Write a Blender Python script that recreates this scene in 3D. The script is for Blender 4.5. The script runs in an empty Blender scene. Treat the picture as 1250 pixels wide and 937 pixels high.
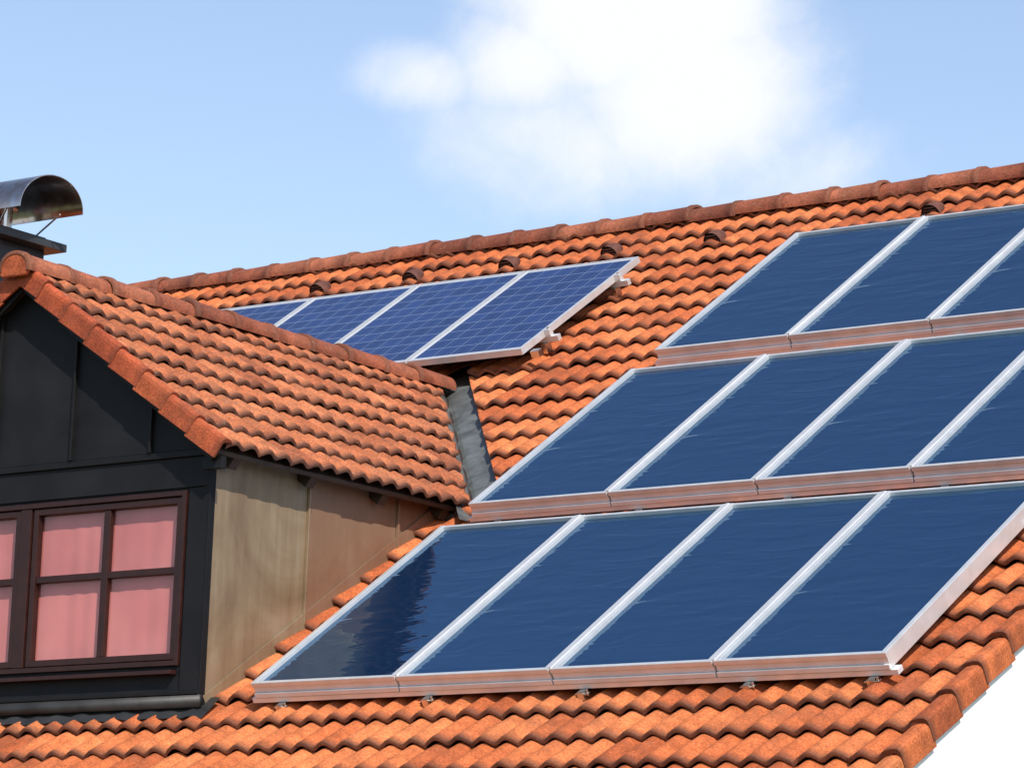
import bpy, math, random
import numpy as np
from mathutils import Vector, Matrix
random.seed(7); rng=np.random.default_rng(7)
S=bpy.context.scene
TH=0.59897; c,s=math.cos(TH),math.sin(TH)
# ---------------- node helpers ----------------
def mat(name):
    m=bpy.data.materials.new(name); m.use_nodes=True
    nt=m.node_tree; b=nt.nodes['Principled BSDF']
    return m,nt,b
def N(nt,typ,**kw):
    n=nt.nodes.new(typ)
    for k,v in kw.items(): setattr(n,k,v)
    return n
def setin(nt,sock,v):
    if isinstance(v,bpy.types.NodeSocket): nt.links.new(v,sock)
    else: sock.default_value=v
def math_(nt,op,a,b=0.0,c_=None,clamp=False):
    n=nt.nodes.new('ShaderNodeMath'); n.operation=op; n.use_clamp=clamp
    setin(nt,n.inputs[0],a); setin(nt,n.inputs[1],b)
    if c_ is not None: setin(nt,n.inputs[2],c_)
    return n.outputs[0]
def noise(nt,vec,scale,detail=4,rough=0.55,dist=0.0):
    n=N(nt,'ShaderNodeTexNoise'); n.inputs['Scale'].default_value=scale; n.inputs['Detail'].default_value=detail
    n.inputs['Roughness'].default_value=rough; n.inputs['Distortion'].default_value=dist
    if vec is not None: nt.links.new(vec,n.inputs['Vector'])
    return n.outputs['Fac']
def ramp(nt,f,stops):
    r=nt.nodes.new('ShaderNodeValToRGB'); nt.links.new(f,r.inputs[0]); e=r.color_ramp.elements
    while len(e)<len(stops): e.new(0.5)
    for i,(p,col) in enumerate(stops):
        e[i].position=p; e[i].color=(*col,1) if len(col)==3 else col
    return r.outputs[0]
def mix(nt,f,a,b,bt='MIX'):
    m=nt.nodes.new('ShaderNodeMix'); m.data_type='RGBA'; m.blend_type=bt
    setin(nt,m.inputs[0],f); 
    for i,x in ((6,a),(7,b)):
        if isinstance(x,tuple) and len(x)==3: x=(*x,1)
        setin(nt,m.inputs[i],x)
    return m.outputs[2]
def bump(nt,b,h,strength=0.3,dist=0.01):
    n=nt.nodes.new('ShaderNodeBump'); n.inputs['Strength'].default_value=strength; n.inputs['Distance'].default_value=dist
    nt.links.new(h,n.inputs['Height']); nt.links.new(n.outputs[0],b.inputs['Normal'])
def objc(nt): return N(nt,'ShaderNodeTexCoord').outputs['Object']

def tile_mat(name,cols,moss=0.25,edge=0.5):
    m,nt,b=mat(name)
    uv=N(nt,'ShaderNodeUVMap',uv_map='UVMap').outputs[0]
    sp=N(nt,'ShaderNodeSeparateXYZ'); nt.links.new(uv,sp.inputs[0])
    fl=N(nt,'ShaderNodeVectorMath',operation='FLOOR'); nt.links.new(uv,fl.inputs[0])
    wn=N(nt,'ShaderNodeTexWhiteNoise',noise_dimensions='2D'); nt.links.new(fl.outputs[0],wn.inputs['Vector'])
    o=objc(nt)
    big=noise(nt,o,0.9,3); mid=noise(nt,o,9,5,0.6); fine=noise(nt,o,75,5,0.7)
    t=math_(nt,'ADD',math_(nt,'MULTIPLY',wn.outputs['Value'],0.75),math_(nt,'MULTIPLY',math_(nt,'SUBTRACT',big,0.2),0.5))
    col=ramp(nt,t,[(0.08,cols[0]),(0.45,cols[1]),(0.92,cols[2])])
    col=mix(nt,0.8,col,ramp(nt,mid,[(0.3,(0.58,0.54,0.5)),(0.7,(1.25,1.2,1.15))]),'MULTIPLY')
    col=mix(nt,0.75,col,ramp(nt,fine,[(0.35,(0.5,0.47,0.44)),(0.65,(1.35,1.35,1.35))]),'MULTIPLY')
    pt=noise(nt,o,2.6,6,0.65,0.5)
    col=mix(nt,math_(nt,'MULTIPLY',ramp(nt,pt,[(0.50,(0,0,0)),(0.72,(1,1,1))]),0.35+0.3*moss),col,(0.17,0.070,0.040))
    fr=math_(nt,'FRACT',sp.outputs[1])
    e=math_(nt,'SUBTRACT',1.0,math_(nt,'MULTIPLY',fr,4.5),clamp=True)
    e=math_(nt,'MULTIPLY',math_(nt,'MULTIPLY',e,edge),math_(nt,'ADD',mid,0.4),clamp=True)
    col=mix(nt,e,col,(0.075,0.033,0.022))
    sp1=noise(nt,o,30,6,0.8,0.6)
    k=ramp(nt,sp1,[(0.56,(0,0,0)),(0.66,(1,1,1))])
    col=mix(nt,math_(nt,'MULTIPLY',k,moss),col,(0.085,0.06,0.045))
    sp2=noise(nt,o,42,5,0.75,0.3)
    k2=ramp(nt,sp2,[(0.60,(0,0,0)),(0.68,(1,1,1))])
    col=mix(nt,math_(nt,'MULTIPLY',k2,moss*0.7),col,(0.42,0.30,0.22))
    nt.links.new(col,b.inputs['Base Color']); b.inputs['Roughness'].default_value=0.75
    b.inputs['Specular IOR Level'].default_value=0.25
    bump(nt,b,math_(nt,'ADD',fine,mid),0.4,0.006)
    return m
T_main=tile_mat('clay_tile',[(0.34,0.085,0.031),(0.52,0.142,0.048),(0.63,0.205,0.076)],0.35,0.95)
T_dorm=tile_mat('weathered_clay_tile',[(0.31,0.098,0.046),(0.43,0.138,0.060),(0.54,0.195,0.090)],0.85,1.0)
T_ridge=tile_mat('ridge_clay_tile',[(0.22,0.070,0.042),(0.31,0.095,0.052),(0.40,0.14,0.078)],0.8,0.85)
T_verge=tile_mat('verge_clay_tile',[(0.34,0.072,0.032),(0.42,0.09,0.037),(0.46,0.112,0.045)],0.2,0.5)
def simple(name,col,rough=0.6,metal=0.0,nscale=6,var=0.25,bs=0.1,bscale=60,bd=0.003,spec=0.5):
    m,nt,b=mat(name); o=objc(nt); f=noise(nt,o,nscale,5,0.6)
    lo=tuple(x*(1-var) for x in col); hi=tuple(min(1,x*(1+var)) for x in col)
    nt.links.new(ramp(nt,f,[(0.3,lo),(0.7,hi)]),b.inputs['Base Color'])
    b.inputs['Metallic'].default_value=metal; b.inputs['Specular IOR Level'].default_value=spec
    rr=N(nt,'ShaderNodeMapRange'); rr.inputs[3].default_value=max(0.02,rough-0.08); rr.inputs[4].default_value=min(1,rough+0.1)
    nt.links.new(f,rr.inputs[0]); nt.links.new(rr.outputs[0],b.inputs['Roughness'])
    if bs>0: bump(nt,b,noise(nt,o,bscale,3),bs,bd)
    return m
M_alu=simple('anodised_aluminium',(0.70,0.71,0.72),0.36,0.5,8,0.08,0.03,40)
M_aluf=simple('aluminium_rail',(0.70,0.71,0.73),0.35,0.3,8,0.09,0.05,40)
M_cladd=simple('anthracite_cladding',(0.012,0.012,0.014),0.6,0.0,2.5,0.35,0.06,5,0.01,0.18)
M_trim=simple('black_trim',(0.009,0.009,0.010),0.55,0.0,5,0.2,0.05,60,0.003,0.2)
M_wood=simple('brown_window_frame',(0.030,0.010,0.008),0.35,0,12,0.25,0.08,30,0.003,0.3)
M_lead=simple('dark_lead_flashing',(0.030,0.030,0.030),0.5,0.2,5,0.4,0.2,12,0.01)
M_zinc=simple('weathered_zinc',(0.17,0.185,0.18),0.5,0.5,7,0.45,0.2,10,0.01)
M_soff=simple('dark_soffit_wood',(0.035,0.022,0.016),0.7,0,14,0.4,0.2,40)
M_plast=simple('white_render',(0.90,0.90,0.89),0.9,0,1.5,0.02,0.2,180,0.003)
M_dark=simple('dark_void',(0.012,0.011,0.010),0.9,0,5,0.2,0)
M_vent=simple('dark_vent_tile',(0.11,0.040,0.027),0.7,0,15,0.4,0.2,40)
M_steel=simple('stainless_steel',(0.60,0.58,0.56),0.25,1.0,5,0.15,0.05,9,0.01)
M_chim=simple('chimney_cladding',(0.045,0.05,0.05),0.4,0.4,5,0.3,0.1,10)
M_rubber=simple('black_gasket',(0.015,0.015,0.016),0.6,0,8,0.2,0)
def sheetmat():
    m,nt,b=mat('bronze_sheet_metal'); o=objc(nt)
    f=noise(nt,o,1.3,5,0.6,0.8); g=noise(nt,o,12,4,0.6)
    mp=N(nt,'ShaderNodeMapping'); mp.inputs['Scale'].default_value=(1,9,0.7); nt.links.new(o,mp.inputs[0])
    st=noise(nt,mp.outputs[0],2.0,5,0.6)
    col=ramp(nt,math_(nt,'ADD',math_(nt,'MULTIPLY',f,0.7),math_(nt,'MULTIPLY',st,0.3)),[(0.3,(0.16,0.10,0.06)),(0.52,(0.25,0.18,0.11)),(0.72,(0.35,0.285,0.20))])
    sx=N(nt,'ShaderNodeSeparateXYZ'); nt.links.new(o,sx.inputs[0])
    pan=math_(nt,'GREATER_THAN',sx.outputs[1],0.93)
    col=mix(nt,math_(nt,'MULTIPLY',pan,0.6),col,(0.22,0.105,0.065))
    nt.links.new(col,b.inputs['Base Color']); b.inputs['Metallic'].default_value=0.25
    nt.links.new(ramp(nt,g,[(0.3,(0.30,)*3),(0.7,(0.48,)*3)]),b.inputs['Roughness'])
    bump(nt,b,noise(nt,o,2.2,2),0.3,0.02)
    return m
M_sheet=sheetmat()
def copper():
    m,nt,b=mat('cowl_sheet'); o=objc(nt)
    f=noise(nt,o,6,5,0.65,1.0)
    nt.links.new(ramp(nt,f,[(0.3,(0.45,0.30,0.22)),(0.5,(0.65,0.50,0.42)),(0.7,(0.72,0.67,0.64))]),b.inputs['Base Color'])
    b.inputs['Metallic'].default_value=1.0; b.inputs['Roughness'].default_value=0.22
    bump(nt,b,noise(nt,o,5,2),0.3,0.02); return m
M_cop=copper()
def glassmat():
    m,nt,b=mat('solar_collector_glass'); o=objc(nt)
    b.inputs['Base Color'].default_value=(0.007,0.022,0.062,1)
    b.inputs['Roughness'].default_value=0.03; b.inputs['IOR'].default_value=3.2
    b.inputs['Specular Tint'].default_value=(0.44,0.76,1.0,1)
    mp=N(nt,'ShaderNodeMapping'); mp.inputs['Scale'].default_value=(1.6,5.0,5.0); nt.links.new(o,mp.inputs[0])
    f=noise(nt,mp.outputs[0],1.5,2,0.45,0.7)
    n=nt.nodes.new('ShaderNodeBump'); n.inputs['Strength'].default_value=0.6; n.inputs['Distance'].default_value=0.014
    nt.links.new(f,n.inputs['Height']); nt.links.new(n.outputs[0],b.inputs['Normal'])
    return m
M_glass=glassmat()
def pvmat():
    m,nt,b=mat('photovoltaic_cells'); uv=N(nt,'ShaderNodeUVMap',uv_map='UVMap').outputs[0]
    sp=N(nt,'ShaderNodeSeparateXYZ'); nt.links.new(uv,sp.inputs[0])
    def line(x,w):
        f=math_(nt,'FRACT',x); d=math_(nt,'ABSOLUTE',math_(nt,'SUBTRACT',f,0.5))
        return math_(nt,'GREATER_THAN',d,0.5-w)
    u,v=sp.outputs[0],sp.outputs[1]
    gl=math_(nt,'MAXIMUM',line(u,0.018),line(v,0.024))
    bb=line(math_(nt,'MULTIPLY_ADD',u,2.0,0.5),0.012)
    inx=math_(nt,'MULTIPLY',math_(nt,'GREATER_THAN',u,0.0),math_(nt,'LESS_THAN',u,6.0))
    iny=math_(nt,'MULTIPLY',math_(nt,'GREATER_THAN',v,0.0),math_(nt,'LESS_THAN',v,10.0))
    fl=N(nt,'ShaderNodeVectorMath',operation='FLOOR'); nt.links.new(uv,fl.inputs[0])
    wn=N(nt,'ShaderNodeTexWhiteNoise'); wn.noise_dimensions='3D'; 
    ob=N(nt,'ShaderNodeObjectInfo'); ad=N(nt,'ShaderNodeVectorMath',operation='ADD'); nt.links.new(fl.outputs[0],ad.inputs[0]); nt.links.new(ob.outputs['Random'],ad.inputs[1]); nt.links.new(ad.outputs[0],wn.inputs['Vector'])
    vo=N(nt,'ShaderNodeTexVoronoi'); vo.inputs['Scale'].default_value=9; nt.links.new(uv,vo.inputs['Vector'])
    k=math_(nt,'ADD',math_(nt,'MULTIPLY',wn.outputs['Value'],0.4),math_(nt,'MULTIPLY',vo.outputs['Color'],0.45))
    cell=ramp(nt,k,[(0.1,(0.005,0.018,0.085)),(0.8,(0.013,0.039,0.165))])
    col=mix(nt,gl,cell,(0.17,0.22,0.33)); col=mix(nt,math_(nt,'MULTIPLY',bb,0.5),col,(0.2,0.25,0.38))
    col=mix(nt,math_(nt,'MULTIPLY',inx,iny),(0.45,0.47,0.5),col)
    nt.links.new(col,b.inputs['Base Color']); b.inputs['Roughness'].default_value=0.25; b.inputs['IOR'].default_value=1.5
    b.inputs['Coat Weight'].default_value=0.3; b.inputs['Coat Roughness'].default_value=0.05
    return m
M_pv=pvmat()
def curtain():
    m,nt,b=mat('pink_curtain'); o=objc(nt)
    f=noise(nt,o,2.2,2); nt.links.new(ramp(nt,f,[(0.3,(0.50,0.14,0.13)),(0.7,(0.62,0.205,0.185))]),b.inputs['Base Color'])
    b.inputs['Roughness'].default_value=0.9; bump(nt,b,noise(nt,o,300,2),0.1,0.001); return m
M_curt=curtain()
def paneglass():
    m,nt,b=mat('window_pane_glass'); nt.nodes.remove(b)
    out=nt.nodes['Material Output']; tr=N(nt,'ShaderNodeBsdfTransparent'); gl=N(nt,'ShaderNodeBsdfGlossy'); gl.inputs['Roughness'].default_value=0.01
    lw=N(nt,'ShaderNodeLayerWeight'); lw.inputs['Blend'].default_value=0.5; mx=N(nt,'ShaderNodeMixShader')
    fac=math_(nt,'ADD',0.07,math_(nt,'MULTIPLY',math_(nt,'POWER',lw.outputs['Facing'],4.0),0.7))
    nt.links.new(fac,mx.inputs[0]); nt.links.new(tr.outputs[0],mx.inputs[1]); nt.links.new(gl.outputs[0],mx.inputs[2]); nt.links.new(mx.outputs[0],out.inputs[0])
    return m
M_pane=paneglass()
M_grass=simple('grass_ground',(0.06,0.09,0.03),0.95,0,0.4,0.4,0.4,8,0.05)

# ---------------- mesh helpers ----------------
class Fr:
    def __init__(s_,o,U,V,Nn): s_.o=np.array(o,float); s_.M=np.array([U,V,Nn],float)
    def __call__(s_,p): return s_.o+np.asarray(p,float)@s_.M
ID=Fr((0,0,0),(1,0,0),(0,1,0),(0,0,1))
ROOF=Fr((0,0,0),(1,0,0),(0,c,s),(0,-s,c))
class MB:
    def __init__(m): m.v=[];m.f=[];m.mi=[];m.mats=[];m.uv=None
    def mat(m,x):
        if x not in m.mats: m.mats.append(x)
        return m.mats.index(x)
    def box(m,fr,a,b,mt):
        i=len(m.v); k=m.mat(mt)
        P=[(x,y,z) for z in (a[2],b[2]) for y in (a[1],b[1]) for x in (a[0],b[0])]
        m.v+= [tuple(fr(p)) for p in P]
        for q in ((0,2,3,1),(4,5,7,6),(0,1,5,4),(2,6,7,3),(0,4,6,2),(1,3,7,5)):
            m.f.append(tuple(i+j for j in q)); m.mi.append(k)
    def poly(m,fr,pts,mt):
        i=len(m.v); m.v+=[tuple(fr(p)) for p in pts]; m.f.append(tuple(range(i,i+len(pts)))); m.mi.append(m.mat(mt))
    def prism(m,fr,pts,d,mt):
        i=len(m.v); n=len(pts); k=m.mat(mt); d=np.array(d,float)
        m.v+=[tuple(fr(p)) for p in pts]+[tuple(fr(np.array(p,float)+d)) for p in pts]
        m.f.append(tuple(range(i,i+n))[::-1]); m.f.append(tuple(range(i+n,i+2*n))); m.mi+=[k,k]
        for j in range(n): m.f.append((i+j,i+(j+1)%n,i+n+(j+1)%n,i+n+j)); m.mi.append(k)
    def cyl(m,p,q,r,mt,seg=10):
        p=np.array(p,float);q=np.array(q,float);d=(q-p)/np.linalg.norm(q-p)
        a=np.cross(d,(0,0,1.)); 
        if np.linalg.norm(a)<1e-3:a=np.cross(d,(1.,0,0))
        a/=np.linalg.norm(a); b=np.cross(d,a)
        pts=[p+r*(a*math.cos(t*2*math.pi/seg)+b*math.sin(t*2*math.pi/seg)) for t in range(seg)]
        m.prism(ID,pts,q-p,mt)
    def grid(m,P,mt,closed=False):
        i=len(m.v); R=len(P);C=len(P[0]);k=m.mat(mt)
        for r in P: m.v+=[tuple(x) for x in r]
        for r in range(R-1):
            for q in range(C-1 if not closed else C):
                q2=(q+1)%C; m.f.append((i+r*C+q,i+r*C+q2,i+(r+1)*C+q2,i+(r+1)*C+q)); m.mi.append(k)
    def make(m,name,parent=None,bevel=0,smooth=False):
        me=bpy.data.meshes.new(name); me.from_pydata(m.v,[],m.f)
        for x in m.mats: me.materials.append(x)
        me.polygons.foreach_set('material_index',m.mi)
        if smooth: me.polygons.foreach_set('use_smooth',[True]*len(me.polygons))
        uvl=me.uv_layers.new(name='UVMap')
        if m.uv is not None:
            idx=np.zeros(len(me.loops),int); me.loops.foreach_get('vertex_index',idx)
            uvl.data.foreach_set('uv',np.array(m.uv,float)[idx].ravel())
        me.update()
        import bmesh
        bm=bmesh.new(); bm.from_mesh(me); bmesh.ops.recalc_face_normals(bm,faces=bm.faces); bm.to_mesh(me); bm.free()
        o=bpy.data.objects.new(name,me); S.collection.objects.link(o)
        if parent: o.parent=parent
        if bevel:
            b=o.modifiers.new('bevel','BEVEL'); b.width=bevel; b.segments=2; b.limit_method='ANGLE'; b.angle_limit=math.radians(40)
        return o
def empty(name):
    e=bpy.data.objects.new(name,None); S.collection.objects.link(e); return e
house=empty('house')

# ---------------- tiles ----------------
def tiles(name,fr,u0,u1,v0,v1,E,T,A,n0,mt,clip=None,sub=10,step=0.034):
    du=T/sub; ncol=int(round((u1-u0)/du))+1; U=np.linspace(u0,u1,ncol)
    nc=int(math.ceil((v1-v0)/E-1e-6)); vs=[];uvs=[];fs=[];base=0
    tid=np.floor((U-u0)/(2*T)+1e-6).astype(int); nt_=tid.max()+1
    def prof(u):
        ph=(u-u0)/T; x=ph-np.floor(ph)
        y=0.5-0.5*np.cos(2*np.pi*x); y=y**0.85
        g=(u-u0)/(2*T); g=np.abs(g-np.round(g))*2*T
        return A*y-0.007*(g<0.004)
    for j in range(nc):
        vj=v0+j*E; dn=rng.normal(0,0.0028,nt_)[tid]; dv=rng.normal(0,0.006,nt_)[tid]; tl=rng.normal(0,0.004,nt_)[tid]
        tx=((U-u0)/(2*T)-tid-0.5)*tl
        rows=[(0.0,-0.026),(0.0,-0.005),(0.008,0.0),(E*0.35,0),(E*0.7,0),(E+0.03,0)]
        prev=None
        for k,(rv,rn) in enumerate(rows):
            vv=vj+rv+dv*(1 if k<4 else 0.3); vv=np.minimum(vv,v1)
            uu=U.copy()
            if clip is not None: uu=clip(uu,vv)
            n=n0+prof(uu)+step*(1-rv/E)+rn+dn+tx
            if k==len(rows)-1: n-=0.004
            P=fr(np.stack([uu,vv,n],1)); vs.append(P)
            uvs.append(np.stack([(uu-u0)/(2*T),np.full(ncol,j+min(rv/E,0.985))],1))
            if k>0:
                a=base+(k-1)*ncol+np.arange(ncol-1); b=a+ncol
                ok=~((np.abs(uu[1:]-uu[:-1])<1e-5)&(np.abs(prev[1:]-prev[:-1])<1e-5))
                ok&=~((uu[1:]-uu[:-1])>du*4)&~((prev[1:]-prev[:-1])>du*4)
                q=np.stack([a,a+1,b+1,b],1)[ok]; fs.append(q)
            prev=uu
        base+=ncol*len(rows)
    Vv=np.concatenate(vs); Ff=np.concatenate(fs)
    me=bpy.data.meshes.new(name); me.from_pydata(Vv.tolist(),[],Ff.tolist())
    uvl=me.uv_layers.new(name='UVMap'); uvl.data.foreach_set('uv',np.concatenate(uvs)[Ff.ravel()].ravel())
    me.materials.append(mt); me.polygons.foreach_set('use_smooth',[True]*len(me.polygons)); me.update()
    o=bpy.data.objects.new(name,me); S.collection.objects.link(o); o.parent=house; return o
TR=0.728; RX=-1.93; RZ=2.62; DH=1.70; DE=RZ-DH*TR
NT=-0.200
def zmain(v,n=-0.165): return v*s+n*c
def clip_main(u,v):
    z=zmain(v); half=(RZ-z)/TR+0.20
    act=(z>DE-0.02)&(half>0)
    r=np.where(act&(u>RX)&(u<RX+half),RX+half,u)
    r=np.where(act&(u<=RX)&(u>RX-half),RX-half,r)
    return r
X0,X1=-7.16,4.57
E=0.305; VB=-1.72; VR=7.86; T=0.155
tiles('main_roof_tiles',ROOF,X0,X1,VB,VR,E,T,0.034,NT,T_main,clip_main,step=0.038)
yr=VR*c+0.17*s; zr=VR*s-0.17*c
BACK=Fr((0,2*yr,0),(-1,0,0),(0,-c,s),(0,s,c))
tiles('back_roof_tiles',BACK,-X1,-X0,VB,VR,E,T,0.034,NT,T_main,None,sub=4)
mb=MB()
mb.prism(ROOF,[(X0+.05,VB+.05,-.225),(X1-.03,VB+.05,-.225),(X1-.03,VR-.02,-.225),(X0+.05,VR-.02,-.225)],(0,0,-0.12),M_soff)
mb.prism(BACK,[(-X1+.03,VB+.05,-.225),(-X0-.05,VB+.05,-.225),(-X0-.05,VR-.02,-.225),(-X1+.03,VR-.02,-.225)],(0,0,-0.12),M_soff)
mb.make('roof_deck',house)
dl=math.hypot(1,TR); dc,ds=1/dl,TR/dl; SL=DH/dc
ND=8; ED=SL/ND
YF=-0.09
FR_R=Fr((RX+DH,0,DE),(0,1,0),(-dc,0,ds),(ds,0,dc))
FR_L=Fr((RX-DH,0,DE),(0,-1,0),(dc,0,ds),(-ds,0,dc))
def yval(v):
    z=DE+v*ds; return (z+0.165/c)/math.tan(TH)
tiles('dormer_roof_tiles',FR_R,YF+0.05,YF+0.05+0.145*30,0,SL,ED,0.145,0.030,-0.04,T_dorm,lambda u,v:np.minimum(u,yval(v)-0.07),step=0.034)
tiles('dormer_roof_tiles_far_side',FR_L,-(YF+0.05+0.145*30),-(YF+0.05),0,SL,ED,0.145,0.030,-0.04,T_dorm,lambda u,v:np.maximum(u,-(yval(v)-0.07)),sub=6)
def verge(name,fr,side,u,v0,n_,E,nbase,mt,step=0.03,drop=0.13,w=0.11):
    mb=MB(); mb.uv=[]
    for j in range(n_):
        prof=[(-w,-0.004),(-w*0.75,0.012),(-w*0.4,0.020),(-w*0.12,0.018),(0,0.004),(0.004,-0.015),(0.002,-drop),(-0.014,-drop),(-0.016,-0.02),(-0.03,-0.008)]
        P=[]; i=len(mb.v); jn=random.gauss(0,0.003); ju=random.gauss(0,0.003)
        for t,k in ((0.0,1.0),(0.5,0.5),(1.06,-0.06)):
            P.append([fr((u+side*(o+ju+0.004*k),v0+j*E+t*E-0.004,nbase+n+step*k+jn)) for o,n in prof])
        mb.grid(P,mt,closed=True)
        K=len(prof)
        mb.f.append(tuple(range(i,i+K))); mb.mi.append(0)
        mb.uv+=[(j*1.0+0.5,j+tt) for tt in (0.02,0.5,0.95) for _ in range(K)]
    return mb.make(name,house,bevel=0.003)
NV=31
verge('main_verge_tiles',ROOF,1,X1+0.04,VB,NV,E,NT+0.032,T_main,drop=0.115)
verge('main_verge_tiles_left',ROOF,-1,X0-0.03,VB,NV,E,NT+0.032,T_main,drop=0.13)
verge('dormer_verge_tiles',FR_R,-1,YF,0,ND,ED,-0.012,T_verge,drop=0.115,w=0.09,step=0.02)
verge('dormer_verge_tiles_left',FR_L,1,-YF,0,ND,ED,-0.012,T_verge,drop=0.115,w=0.09,step=0.02)
def ridge(name,o,d,side,up,L,n,r,mt,flat=0.8):
    mb=MB(); mb.uv=[]; o=np.array(o,float);d=np.array(d,float);side=np.array(side,float);up=np.array(up,float)
    A=[math.radians(a) for a in range(-105,106,10)]
    for j in range(n):
        oj=o+d*(L*j)+side*random.gauss(0,0.005)+up*random.gauss(0,0.005); tw=random.gauss(0,0.008)
        rings=[(0,r-0.016),(0,r+0.010),(0.040,r+0.012),(0.052,r+0.001),(L*0.5,r*0.96),(L+0.035,r*0.9)]
        P=[[oj+d*t+side*(math.sin(a)*R+tw*t)+up*(math.cos(a)*R*flat) for a in A] for t,R in rings]
        mb.grid(P,mt); mb.uv+=[(j+0.5,j+min(t/L*0.9+0.05,.95)) for t,R in rings for a in A]
    return mb.make(name,house,smooth=True)
ridge('main_ridge_tiles',(X1+0.05,yr,zr-0.03),(-1,0,0),(0,1,0),(0,0,1),0.41,29,0.135,T_ridge)
ridge('dormer_ridge_tiles',(RX,YF-0.07,RZ-0.045),(0,1,0),(1,0,0),(0,0,1),0.385,11,0.12,T_ridge)
mb=MB(); mb.uv=[]
pts=[(RX+0.125*math.sin(a),YF-0.065,RZ-0.045+0.1*math.cos(a)) for a in np.linspace(-2.2,2.2,18)]
mb.prism(ID,pts,(0,0.03,0),T_verge); mb.uv=[(0.5,0.5)]*len(mb.v); mb.make('dormer_ridge_end_cap',house,bevel=0.01)

# ---------------- valley flashing ----------------
mb=MB()
def vpt(z):
    return RX+(RZ-z)/TR,(z+0.165/c)/math.tan(TH)
for sg in (1,-1):
    rows=[]
    for k in range(22):
        z=DE-0.10+(RZ-DE+0.13)*k/21
        x,y=vpt(z); lift=0.006*(k%3==0)
        x=RX+sg*(x-RX)
        rows.append([np.array([x+sg*0.27,y,z-0.055+lift]),np.array([x+sg*0.03,y,z-0.065+lift]),np.array([x,y-0.01,z-0.085+lift]),np.array([x,y-0.04,z-0.062+lift]),np.array([x,y-0.20,z-0.055+lift])])
    mb.grid(rows,M_zinc)
mb.make('valley_flashing',house)

# ---------------- dormer body ----------------
WX=-0.43; WL=2*RX-WX; FY=0.06
mb=MB()
wz0=-0.35
def dz(x): return RZ-abs(x-RX)*TR-0.09
wx0,wx1,wz1,wz2=2*RX+0.60,-0.60,0.125,1.15
fy2=FY+0.16; a_=WL+.053; b__=WX-.053
mb.box(ID,(a_,FY,wz0),(wx0,fy2,dz(WL)),M_cladd); mb.box(ID,(wx1,FY,wz0),(b__,fy2,dz(WX)),M_cladd)
mb.box(ID,(wx0,FY,wz0),(wx1,fy2,wz1),M_cladd)
mb.box(ID,(wx0,FY,wz2),(wx1,fy2,dz(WX)),M_cladd)
mb.prism(ID,[(a_,FY,dz(WX)),(b__,FY,dz(WX)),(RX,FY,dz(RX))],(0,0.16,0),M_cladd)
mb.make('dormer_front_wall',house)
mb=MB()
seams=[-1.53+0.635*k for k in range(-4,3)]
xs=[WL]+[x for x in seams if WL+.05<x<WX-.05]+[WX]
for a,b_ in zip(xs[:-1],xs[1:]):
    pts=[(a+.006,FY-.018,1.385),(b_-.006,FY-.018,1.385),(b_-.006,FY-.018,max(dz(b_)-.0,1.39))]
    if a<RX<b_: pts.append((RX,FY-.018,dz(RX)))
    pts.append((a+.006,FY-.018,max(dz(a),1.39)))
    mb.prism(ID,pts,(0,0.016,0),M_cladd)
for x in xs[1:-1]:
    mb.box(ID,(x-.009,FY-.045,1.385),(x+.009,FY-.003,dz(x)),M_trim)
mb.box(ID,(WL-.005,FY-.03,1.345),(WX+.005,FY-.002,1.383),M_trim)
mb.box(ID,(WL,FY-.014,1.165),(WX-.001,FY-.003,1.343),M_cladd)
mb.box(ID,(-0.585,FY-.014,-.02),(WX-.001,FY-.003,1.160),M_cladd)
mb.box(ID,(WL,FY-.014,-.02),(2*RX+0.585,FY-.003,1.160),M_cladd)
mb.box(ID,(WL-.01,FY-.035,-.045),(WX+.012,FY-.002,-.022),M_trim)
mb.box(ID,(2*RX+0.62,FY-.055,0.075),(-.62,FY-.003,0.10),M_wood)
mb.make('dormer_cladding',house,bevel=0.003)
mb=MB()
for sg in (1,-1):
    x=WX if sg>0 else WL
    mb.prism(ID,[(x,FY+.001,wz0),(x,2.45,1.30),(x,2.45,dz(x)),(x,FY+.001,dz(x))],(-sg*0.05,0,0),M_sheet)
    for y in (0.93,1.78):
        mb.box(ID,(min(x+sg*.001,x+sg*.022),y-.008,zmain(y/c,-.2)-.1),(max(x+sg*.001,x+sg*.022),y+.008,dz(x)-.02),M_sheet)
    mb.prism(ROOF,[(x+sg*.004,0.03,-.20),(x+sg*.004,2.75,-.20),(x+sg*.004,2.75,-.085),(x+sg*.004,0.03,-.085)],(sg*.008,0,0),M_sheet)
mb.box(ID,(WX+.002,FY-.02,-.1),(WX+.010,FY+.03,1.28),M_trim)
mb.make('dormer_side_walls',house,bevel=0.002)
mb=MB()
mb.box(ID,(WL-.02,FY-.03,-.12),(WX+.02,FY-.005,-.048),M_lead)
rows=[]
for k in range(60):
    x=WL-.08+(WX-WL+.16)*k/59; w=0.006*math.sin(k*1.9)+0.004*math.sin(k*5.1)
    rows.append([ROOF((x,0.09,-.125+w*.3)),ROOF((x,-0.03,-.135+w)),ROOF((x,-0.10,-.142+w)),ROOF((x,-0.105,-.152+w))])
mb.grid(rows,M_lead); mb.make('dormer_lead_apron',house,smooth=True)
mb=MB()
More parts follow.
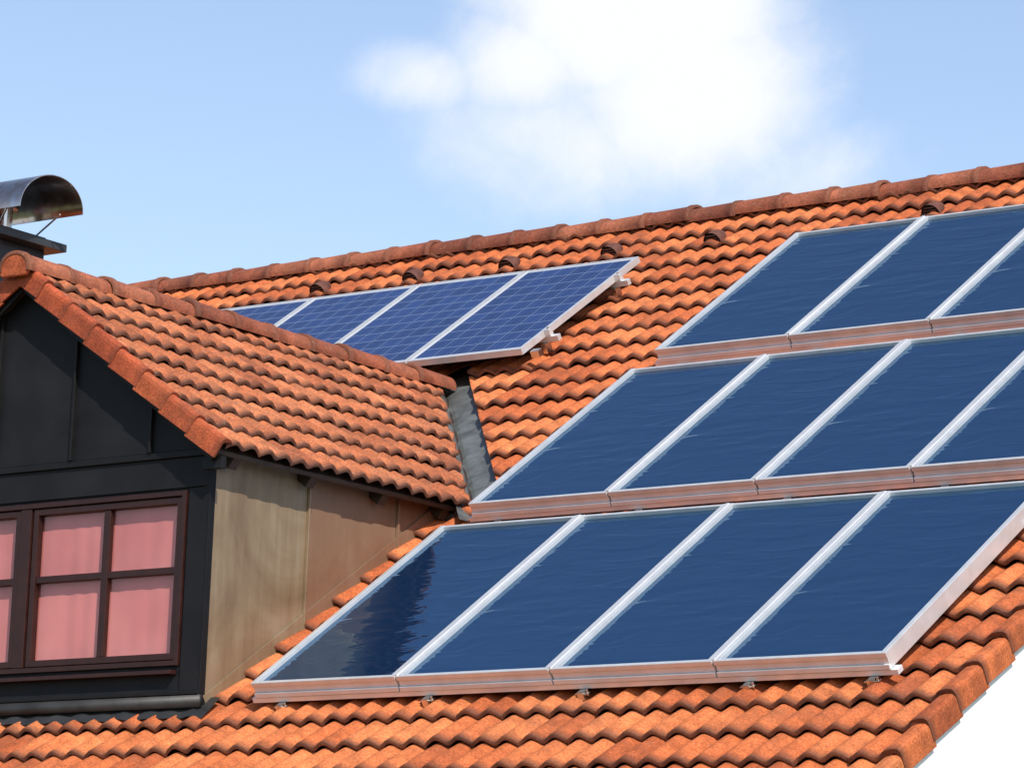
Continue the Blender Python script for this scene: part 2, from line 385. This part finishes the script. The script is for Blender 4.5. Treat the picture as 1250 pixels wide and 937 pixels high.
for fr,sg in ((FR_R,1),(FR_L,-1)):
    def q(y,v,n): return (sg*y,v,n)
    mb.prism(fr,[q(YF+.03,0.02,-.06),q(2.25,0.02,-.06),q(4.1,SL-.02,-.06),q(YF+.03,SL-.02,-.06)],(0,0,-.03),M_soff)
    mb.prism(fr,[q(YF+.03,0.03,-.092),q(YF+.055,0.03,-.092),q(YF+.055,SL-.02,-.092),q(YF+.03,SL-.02,-.092)],(0,0,-.05),M_trim)
    for y in (0.12,0.82,1.5,2.1):
        mb.box(fr,(min(sg*y,sg*(y+.07)),0.04,-.17),(max(sg*y,sg*(y+.07)),0.45,-.092),M_soff)
mb.box(ID,(WX+.012,-.04,DE-.14),(WX+.16,.0,DE-.07),M_trim)
mb.box(ID,(WX+.014,2.18,1.15),(WX+.17,2.42,1.31),M_soff)
mb.make('dormer_eaves',house,bevel=0.003)

# ---------------- window ----------------
mb=MB(); g=MB(); cu=MB()
def win_frame(x0,x1,z0,z1,y0,y1,w,mt):
    mb.box(ID,(x0,y0,z0),(x0+w,y1,z1),mt); mb.box(ID,(x1-w,y0,z0),(x1,y1,z1),mt)
    mb.box(ID,(x0+w,y0,z0),(x1-w,y1,z0+w),mt); mb.box(ID,(x0+w,y0,z1-w),(x1-w,y1,z1),mt)
win_frame(wx0+.001,wx1-.001,wz1+.001,wz2-.001,FY-.022,FY+.09,0.032,M_wood)
mb.box(ID,(RX+.08-.075,FY-.018,wz1+.034),(RX+.08+.01,FY+.09,wz2-.034),M_wood)
zc=0.685
mid=RX+.045
for (a,b_) in ((mid+.06,wx1-.034),(wx0+.034,mid-.045)):
    z0,z1=wz1+.037,wz2-.037
    win_frame(a,b_,z0,z1,FY-.012,FY+.035,0.040,M_wood)
    xm=(a+b_)/2
    mb.box(ID,(xm-.026,FY-.006,z0+.040),(xm+.026,FY+.030,z1-.040),M_wood)
    mb.box(ID,(a+.040,FY-.004,zc-.021),(xm-.026,FY+.030,zc+.021),M_wood)
    mb.box(ID,(xm+.026,FY-.004,zc-.021),(b_-.040,FY+.030,zc+.021),M_wood)
    g.poly(ID,[(a+.03,FY+.018,z0+.03),(b_-.03,FY+.018,z0+.03),(b_-.03,FY+.018,z1-.03),(a+.03,FY+.018,z1-.03)],M_pane)
    rows=[]
    for k in range(80):
        x=a+.02+(b_-a-.04)*k/79
        y=FY+.046+.0012*math.sin(x*38+math.sin(x*9)*2)
        rows.append([(x,y,z0),(x,y-.001*math.sin(x*50),zc),(x,y,z1)])
    cu.grid(rows,M_curt)
mb.make('window_frame',house,bevel=0.004); g.make('window_glass',house); cu.make('window_curtain',house,smooth=True)
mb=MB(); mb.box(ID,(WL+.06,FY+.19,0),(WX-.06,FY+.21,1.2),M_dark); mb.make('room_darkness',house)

# ---------------- chimney ----------------
mb=MB(); cx=-0.52; cz=0.13
mb.box(ID,(-4.24+cx,1.95,0.9),(-3.72+cx,2.45,3.33+cz),M_chim)
mb.box(ID,(-4.29+cx,1.90,3.33+cz),(-3.60+cx,2.55,3.385+cz),M_chim)
mb.box(ID,(-4.20+cx,1.98,3.385+cz),(-3.72+cx,2.46,3.43+cz),M_chim)
mb.cyl((-3.85+cx,2.15,3.40+cz),(-3.85+cx,2.15,3.60+cz),0.07,M_steel,20)
mb.cyl((-3.85+cx,2.15,3.58+cz),(-3.85+cx,2.15,3.60+cz),0.11,M_steel,20)
for x in (-4.6,-3.95):
    for y,yy in ((2.02,1.80),(2.38,2.29)): mb.cyl((x-.25 if x<-4.5 else x-.33,y,3.42+cz),(x,yy,3.66),0.008,M_steel,6)
mb.make('chimney',house,bevel=0.004)
mb=MB(); outer=[];inner=[]
A=np.linspace(-0.02,math.pi+0.02,36)
for x in np.linspace(-4.75,-3.80,8):
    outer.append([(x,2.05-0.31*math.cos(a),3.625+0.245*math.sin(a)-0.035*math.cos(a)) for a in A])
    inner.append([(x,2.05-0.304*math.cos(a),3.625+0.239*math.sin(a)-0.035*math.cos(a)) for a in A])
mb.grid(outer,M_cop); mb.grid(inner,M_cop)
for k in (0,-1): mb.grid([outer[k],inner[k]],M_cop)
mb.make('chimney_cowl',house,smooth=True)
mb=MB()
for k in range(7):
    x=-4.2+cx+.07*k; mb.cyl((x,2.0,3.43+cz),(x+random.uniform(-.03,.03),1.97,3.52+cz),0.003,M_steel,5)
mb.make('bird_spikes',house)

# ---------------- vent tiles ----------------
for x in (-4.76,-3.83,-2.90,-1.95,-1.03,0.80):
    mb=MB(); R=[]; q_=0.75
    for t in np.linspace(0,1,7):
        rr=0.10*math.sqrt(max(0.0,1-t*t*.96)); R.append([ROOF((x+q_*rr*math.cos(a),7.20+t*0.17,-.165+q_*0.105*math.sin(a)*(rr/.1))) for a in np.linspace(0,math.pi,15)])
    mb.grid(R,M_vent)
    mb.poly(ROOF,[(x+q_*.092*math.cos(a),7.215,-.165+q_*.095*math.sin(a)) for a in np.linspace(0,math.pi,15)],M_dark)
    for k in range(3): mb.box(ROOF,(x-.06+k*.010,7.198,-.155+k*.020),(x+.06-k*.010,7.211,-.149+k*.020),M_vent)
    mb.make('roof_vent',house,smooth=False)

# ---------------- solar collectors ----------------
W,L,G=1.04381,2.02858,0.31401
mb=MB(); w=W-0.010; lip=0.032; H=0.095
GD=-0.024; lt=0.022
mb.box(ROOF,(0,0.008,-H),(lip,L-.008,0),M_alu); mb.box(ROOF,(w-lip,0.008,-H),(w,L-.008,0),M_alu)
mb.box(ROOF,(lip,L-lt-.008,-H),(w-lip,L-.008,-.002),M_alu)
mb.box(ROOF,(0,-.010,-.028),(w,0.0075,-.001),M_alu)
mb.box(ROOF,(lip,0.008,-.03),(w-lip,lt-.002,-.003),M_alu)
mb.box(ROOF,(0.002,-.001,-.066),(w-.002,0.0075,-.0285),M_aluf)
mb.box(ROOF,(0,-.012,-H),(w,0.0075,-.0665),M_aluf)
mb.box(ROOF,(lip,lt-.001,-H),(w-lip,L-lt-.009,GD-.008),M_rubber)
e=0.001
P=[[ROOF((lip+e+(w-2*lip-2*e)*i/8,lt-.001+(L-2*lt-.008)*j/12,GD)) for i in range(9)] for j in range(13)]
mb.grid(P,M_glass)
tmpl=mb.make('solar_thermal_collector',None,bevel=0.0025)
me=tmpl.data
first=True
for r_ in range(3):
    for k in range(4):
        o=tmpl if first else bpy.data.objects.new('solar_thermal_collector',me)
        if not first:
            S.collection.objects.link(o); b=o.modifiers.new('bevel','BEVEL'); b.width=0.0025; b.segments=2; b.limit_method='ANGLE'; b.angle_limit=math.radians(40)
        first=False
        p=ROOF((k*W+.005,r_*(L+G),random.uniform(-.002,.002))); o.location=Vector(p)
mb=MB()
for r_ in range(3):
    v0=r_*(L+G)
    mb.box(ROOF,(-.03,v0-.004,-.128),(4*W+.03,v0+.05,-.0975),M_aluf)
    mb.box(ROOF,(-.05,v0+L-.35,-.135),(4*W+.05,v0+L-.30,-.0975),M_aluf)
    for k in range(1,4): mb.box(ROOF,(k*W-.012,v0+.0,-.012),(k*W+.012,v0+L-.012,.006),M_alu)
    for k in range(0,5):
        for x in ([k*W+.18] if k<4 else [4*W-.12]):
            mb.box(ROOF,(x-.02,v0-.05,-.175),(x+.02,v0+.03,-.129),M_steel)
            mb.box(ROOF,(x-.045,v0-.035,-.150),(x+.045,v0-.006,-.142),M_steel)
            mb.box(ROOF,(x-.015,v0-.09,-.19),(x+.015,v0-.03,-.178),M_steel)
            mb.cyl(ROOF((x+.03,v0-.02,-.16)),ROOF((x+.03,v0-.02,-.125)),0.008,M_steel,6)
mb.make('collector_mounting_rails',None,bevel=0.002)

# ---------------- PV panels ----------------
mb=MB(); pw,pl_=0.995,1.65; f=0.016
mb.box(ROOF,(0,0,-.045),(f,pl_,0),M_alu); mb.box(ROOF,(pw-f,0,-.045),(pw,pl_,0),M_alu)
mb.box(ROOF,(f,0,-.045),(pw-f,f,-.0005),M_alu); mb.box(ROOF,(f,pl_-f,-.045),(pw-f,pl_,-.0005),M_alu)
mb.box(ROOF,(f+.001,f+.001,-.03),(pw-f-.001,pl_-f-.001,-.008),M_rubber)
nb=len(mb.v)
mb.poly(ROOF,[(f,f,-.004),(pw-f,f,-.004),(pw-f,pl_-f,-.004),(f,pl_-f,-.004)],M_pv)
mb.uv=[(0.5,0.5)]*nb+[(-.12,-.2),(6.12,-.2),(6.12,10.2),(-.12,10.2)]
t2=mb.make('photovoltaic_panel',None)
for k in range(4):
    o=t2 if k==0 else bpy.data.objects.new('photovoltaic_panel',t2.data)
    if k: S.collection.objects.link(o)
    o.location=Vector(ROOF((-1.278-1.01*k-pw,4.97,0)))
mb=MB()
for v in (5.30,6.28):
    mb.box(ROOF,(-5.40,v-.02,-.088),(-1.18,v+.02,-.046),M_alu)
    mb.box(ROOF,(-1.277,v-.022,-.045),(-1.235,v+.022,.004),M_alu)
    mb.cyl(ROOF((-1.255,v,-.05)),ROOF((-1.255,v,.016)),0.009,M_steel,8)
    for x in (-1.30,-2.3,-3.4,-4.6):
        mb.box(ROOF,(x-.02,v-.05,-.16),(x+.02,v+.015,-.089),M_steel)
mb.box(ROOF,(-1.26,5.03,-.10),(-1.19,5.08,-.05),M_steel)
mb.make('panel_mounting_rails',None,bevel=0.002)

# ---------------- main house walls / ground ----------------
GZ=-4.2
mb=MB(); FYW=-1.15; BY=2*yr-FYW; nb_=-.262
def zroof(y): return y*math.tan(TH)+nb_/c
for x in (X1+.016,X0+.14):
    mb.prism(ID,[(x,FYW,GZ),(x,BY,GZ),(x,BY,zroof(FYW)),(x,yr,zroof(yr)),(x,FYW,zroof(FYW))],(-.3 if x>0 else .3,0,0),M_plast)
mb.box(ID,(X0+.45,FYW+.001,GZ),(X1-.305,FYW+.3,zroof(FYW)-.10),M_plast)
mb.box(ID,(X0+.45,BY-.3,GZ),(X1-.305,BY-.001,zroof(FYW)-.10),M_plast)
mb.make('house_walls',house)
mb=MB()
P=[[(x,ROOF((0,VB-.06,0))[1]+.075*math.cos(a),ROOF((0,VB-.06,-.22))[2]+.075*math.sin(a)) for a in np.linspace(math.pi,2*math.pi,12)] for x in (X0-.03,X1+.03)]
mb.grid(P,M_zinc); mb.make('gutter',house,smooth=True)
mb=MB(); mb.poly(ID,[(-1500,-1500,GZ),(1500,-1500,GZ),(1500,1500,GZ),(-1500,1500,GZ)],M_grass); mb.make('ground')

# ---------------- camera ----------------
psi,phi,rho=-0.64827,0.19116,0.03853
f=Vector((math.sin(psi)*math.cos(phi),math.cos(psi)*math.cos(phi),math.sin(phi)))
r=Vector((math.cos(psi),-math.sin(psi),0)); u=r.cross(f)
r2=r*math.cos(rho)+u*math.sin(rho); u2=-r*math.sin(rho)+u*math.cos(rho)
cam=bpy.data.cameras.new('camera'); co=bpy.data.objects.new('camera',cam); S.collection.objects.link(co)
co.matrix_world=Matrix((( r2.x,u2.x,-f.x,13.83981),(r2.y,u2.y,-f.y,-15.93767),(r2.z,u2.z,-f.z,-2.30402),(0,0,0,1)))
cam.sensor_width=36; cam.lens=36*math.exp(8.42655)/1250; cam.clip_end=5000; cam.clip_start=0.5
S.camera=co
# ---------------- sun & sky ----------------
Lv=Vector((0.61,-0.45,0.68)).normalized()
sd=bpy.data.lights.new('sun','SUN'); sd.energy=5.0; sd.angle=math.radians(0.53); sd.color=(1.0,0.94,0.85)
so=bpy.data.objects.new('sun',sd); S.collection.objects.link(so); so.rotation_euler=Lv.to_track_quat('Z','Y').to_euler()
w_=bpy.data.worlds.new('World'); S.world=w_; w_.use_nodes=True; nt=w_.node_tree
bg=nt.nodes['Background']; bg.inputs['Strength'].default_value=0.13
sky=N(nt,'ShaderNodeTexSky'); sky.sky_type='NISHITA'; sky.sun_disc=False
sky.sun_elevation=math.asin(Lv.z); sky.sun_rotation=math.atan2(Lv.x,Lv.y); sky.air_density=1.0; sky.dust_density=1.0; sky.ozone_density=1.5
tc=N(nt,'ShaderNodeTexCoord').outputs['Generated']
c0=(f*4567+r2*(780-625)-u2*(110-468.5)).normalized()
cu_=(Vector((0,0,1))-c0*c0.z).normalized(); cr_=c0.cross(cu_)
def dot(vec):
    n=N(nt,'ShaderNodeVectorMath',operation='DOT_PRODUCT'); nt.links.new(tc,n.inputs[0]); n.inputs[1].default_value=tuple(vec); return n.outputs['Value']
A_=math_(nt,'MULTIPLY',dot(cr_),4.567); B_=math_(nt,'MULTIPLY',dot(cu_),4.567); F_=dot(c0)
nz=noise(nt,tc,13,8,0.58,0.3); nz2=noise(nt,tc,45,7,0.62,0.2)
den=None
for (bx,by,rx,ry,a) in ((0.0,.12,.20,.16,1.2),(-.25,.010,.13,.06,0.64),(-.13,.03,.14,.10,0.80),(.07,0,.20,.15,0.95),(-.08,-.06,.23,.14,0.66),(.18,-.09,.21,.11,0.62),(0.0,.32,.22,.16,1.0)):
    dx=math_(nt,'DIVIDE',math_(nt,'SUBTRACT',A_,bx),rx); dy=math_(nt,'DIVIDE',math_(nt,'SUBTRACT',B_,by),ry)
    d2=math_(nt,'ADD',math_(nt,'MULTIPLY',dx,dx),math_(nt,'MULTIPLY',dy,dy))
    g_=math_(nt,'MULTIPLY',math_(nt,'EXPONENT',math_(nt,'MULTIPLY',d2,-0.9)),a)
    den=g_ if den is None else math_(nt,'MAXIMUM',den,g_)
dd=math_(nt,'ADD',den,math_(nt,'MULTIPLY',math_(nt,'SUBTRACT',nz,0.5),0.75))
dd=math_(nt,'ADD',dd,math_(nt,'MULTIPLY',math_(nt,'SUBTRACT',nz2,0.5),0.36))
mr=N(nt,'ShaderNodeMapRange',interpolation_type='SMOOTHSTEP'); mr.inputs[1].default_value=0.28; mr.inputs[2].default_value=0.86; nt.links.new(dd,mr.inputs[0])
cl=math_(nt,'MULTIPLY',mr.outputs[0],math_(nt,'GREATER_THAN',F_,0.9))
sz=N(nt,'ShaderNodeSeparateXYZ'); nt.links.new(tc,sz.inputs[0])
hz=math_(nt,'POWER',math_(nt,'SUBTRACT',1.0,math_(nt,'MAXIMUM',sz.outputs[2],0.0)),2.5)
base=mix(nt,1.0,sky.outputs[0],(1.20,1.18,1.22),'MULTIPLY')
veil=mix(nt,1.0,mix(nt,hz,(0,0,0),(1.85,2.05,2.25)),base,'ADD')
col=mix(nt,cl,veil,(7.6,7.8,8.2))
nt.links.new(col,bg.inputs['Color'])
S.view_settings.view_transform='Standard'; S.view_settings.look='None'; S.view_settings.exposure=0
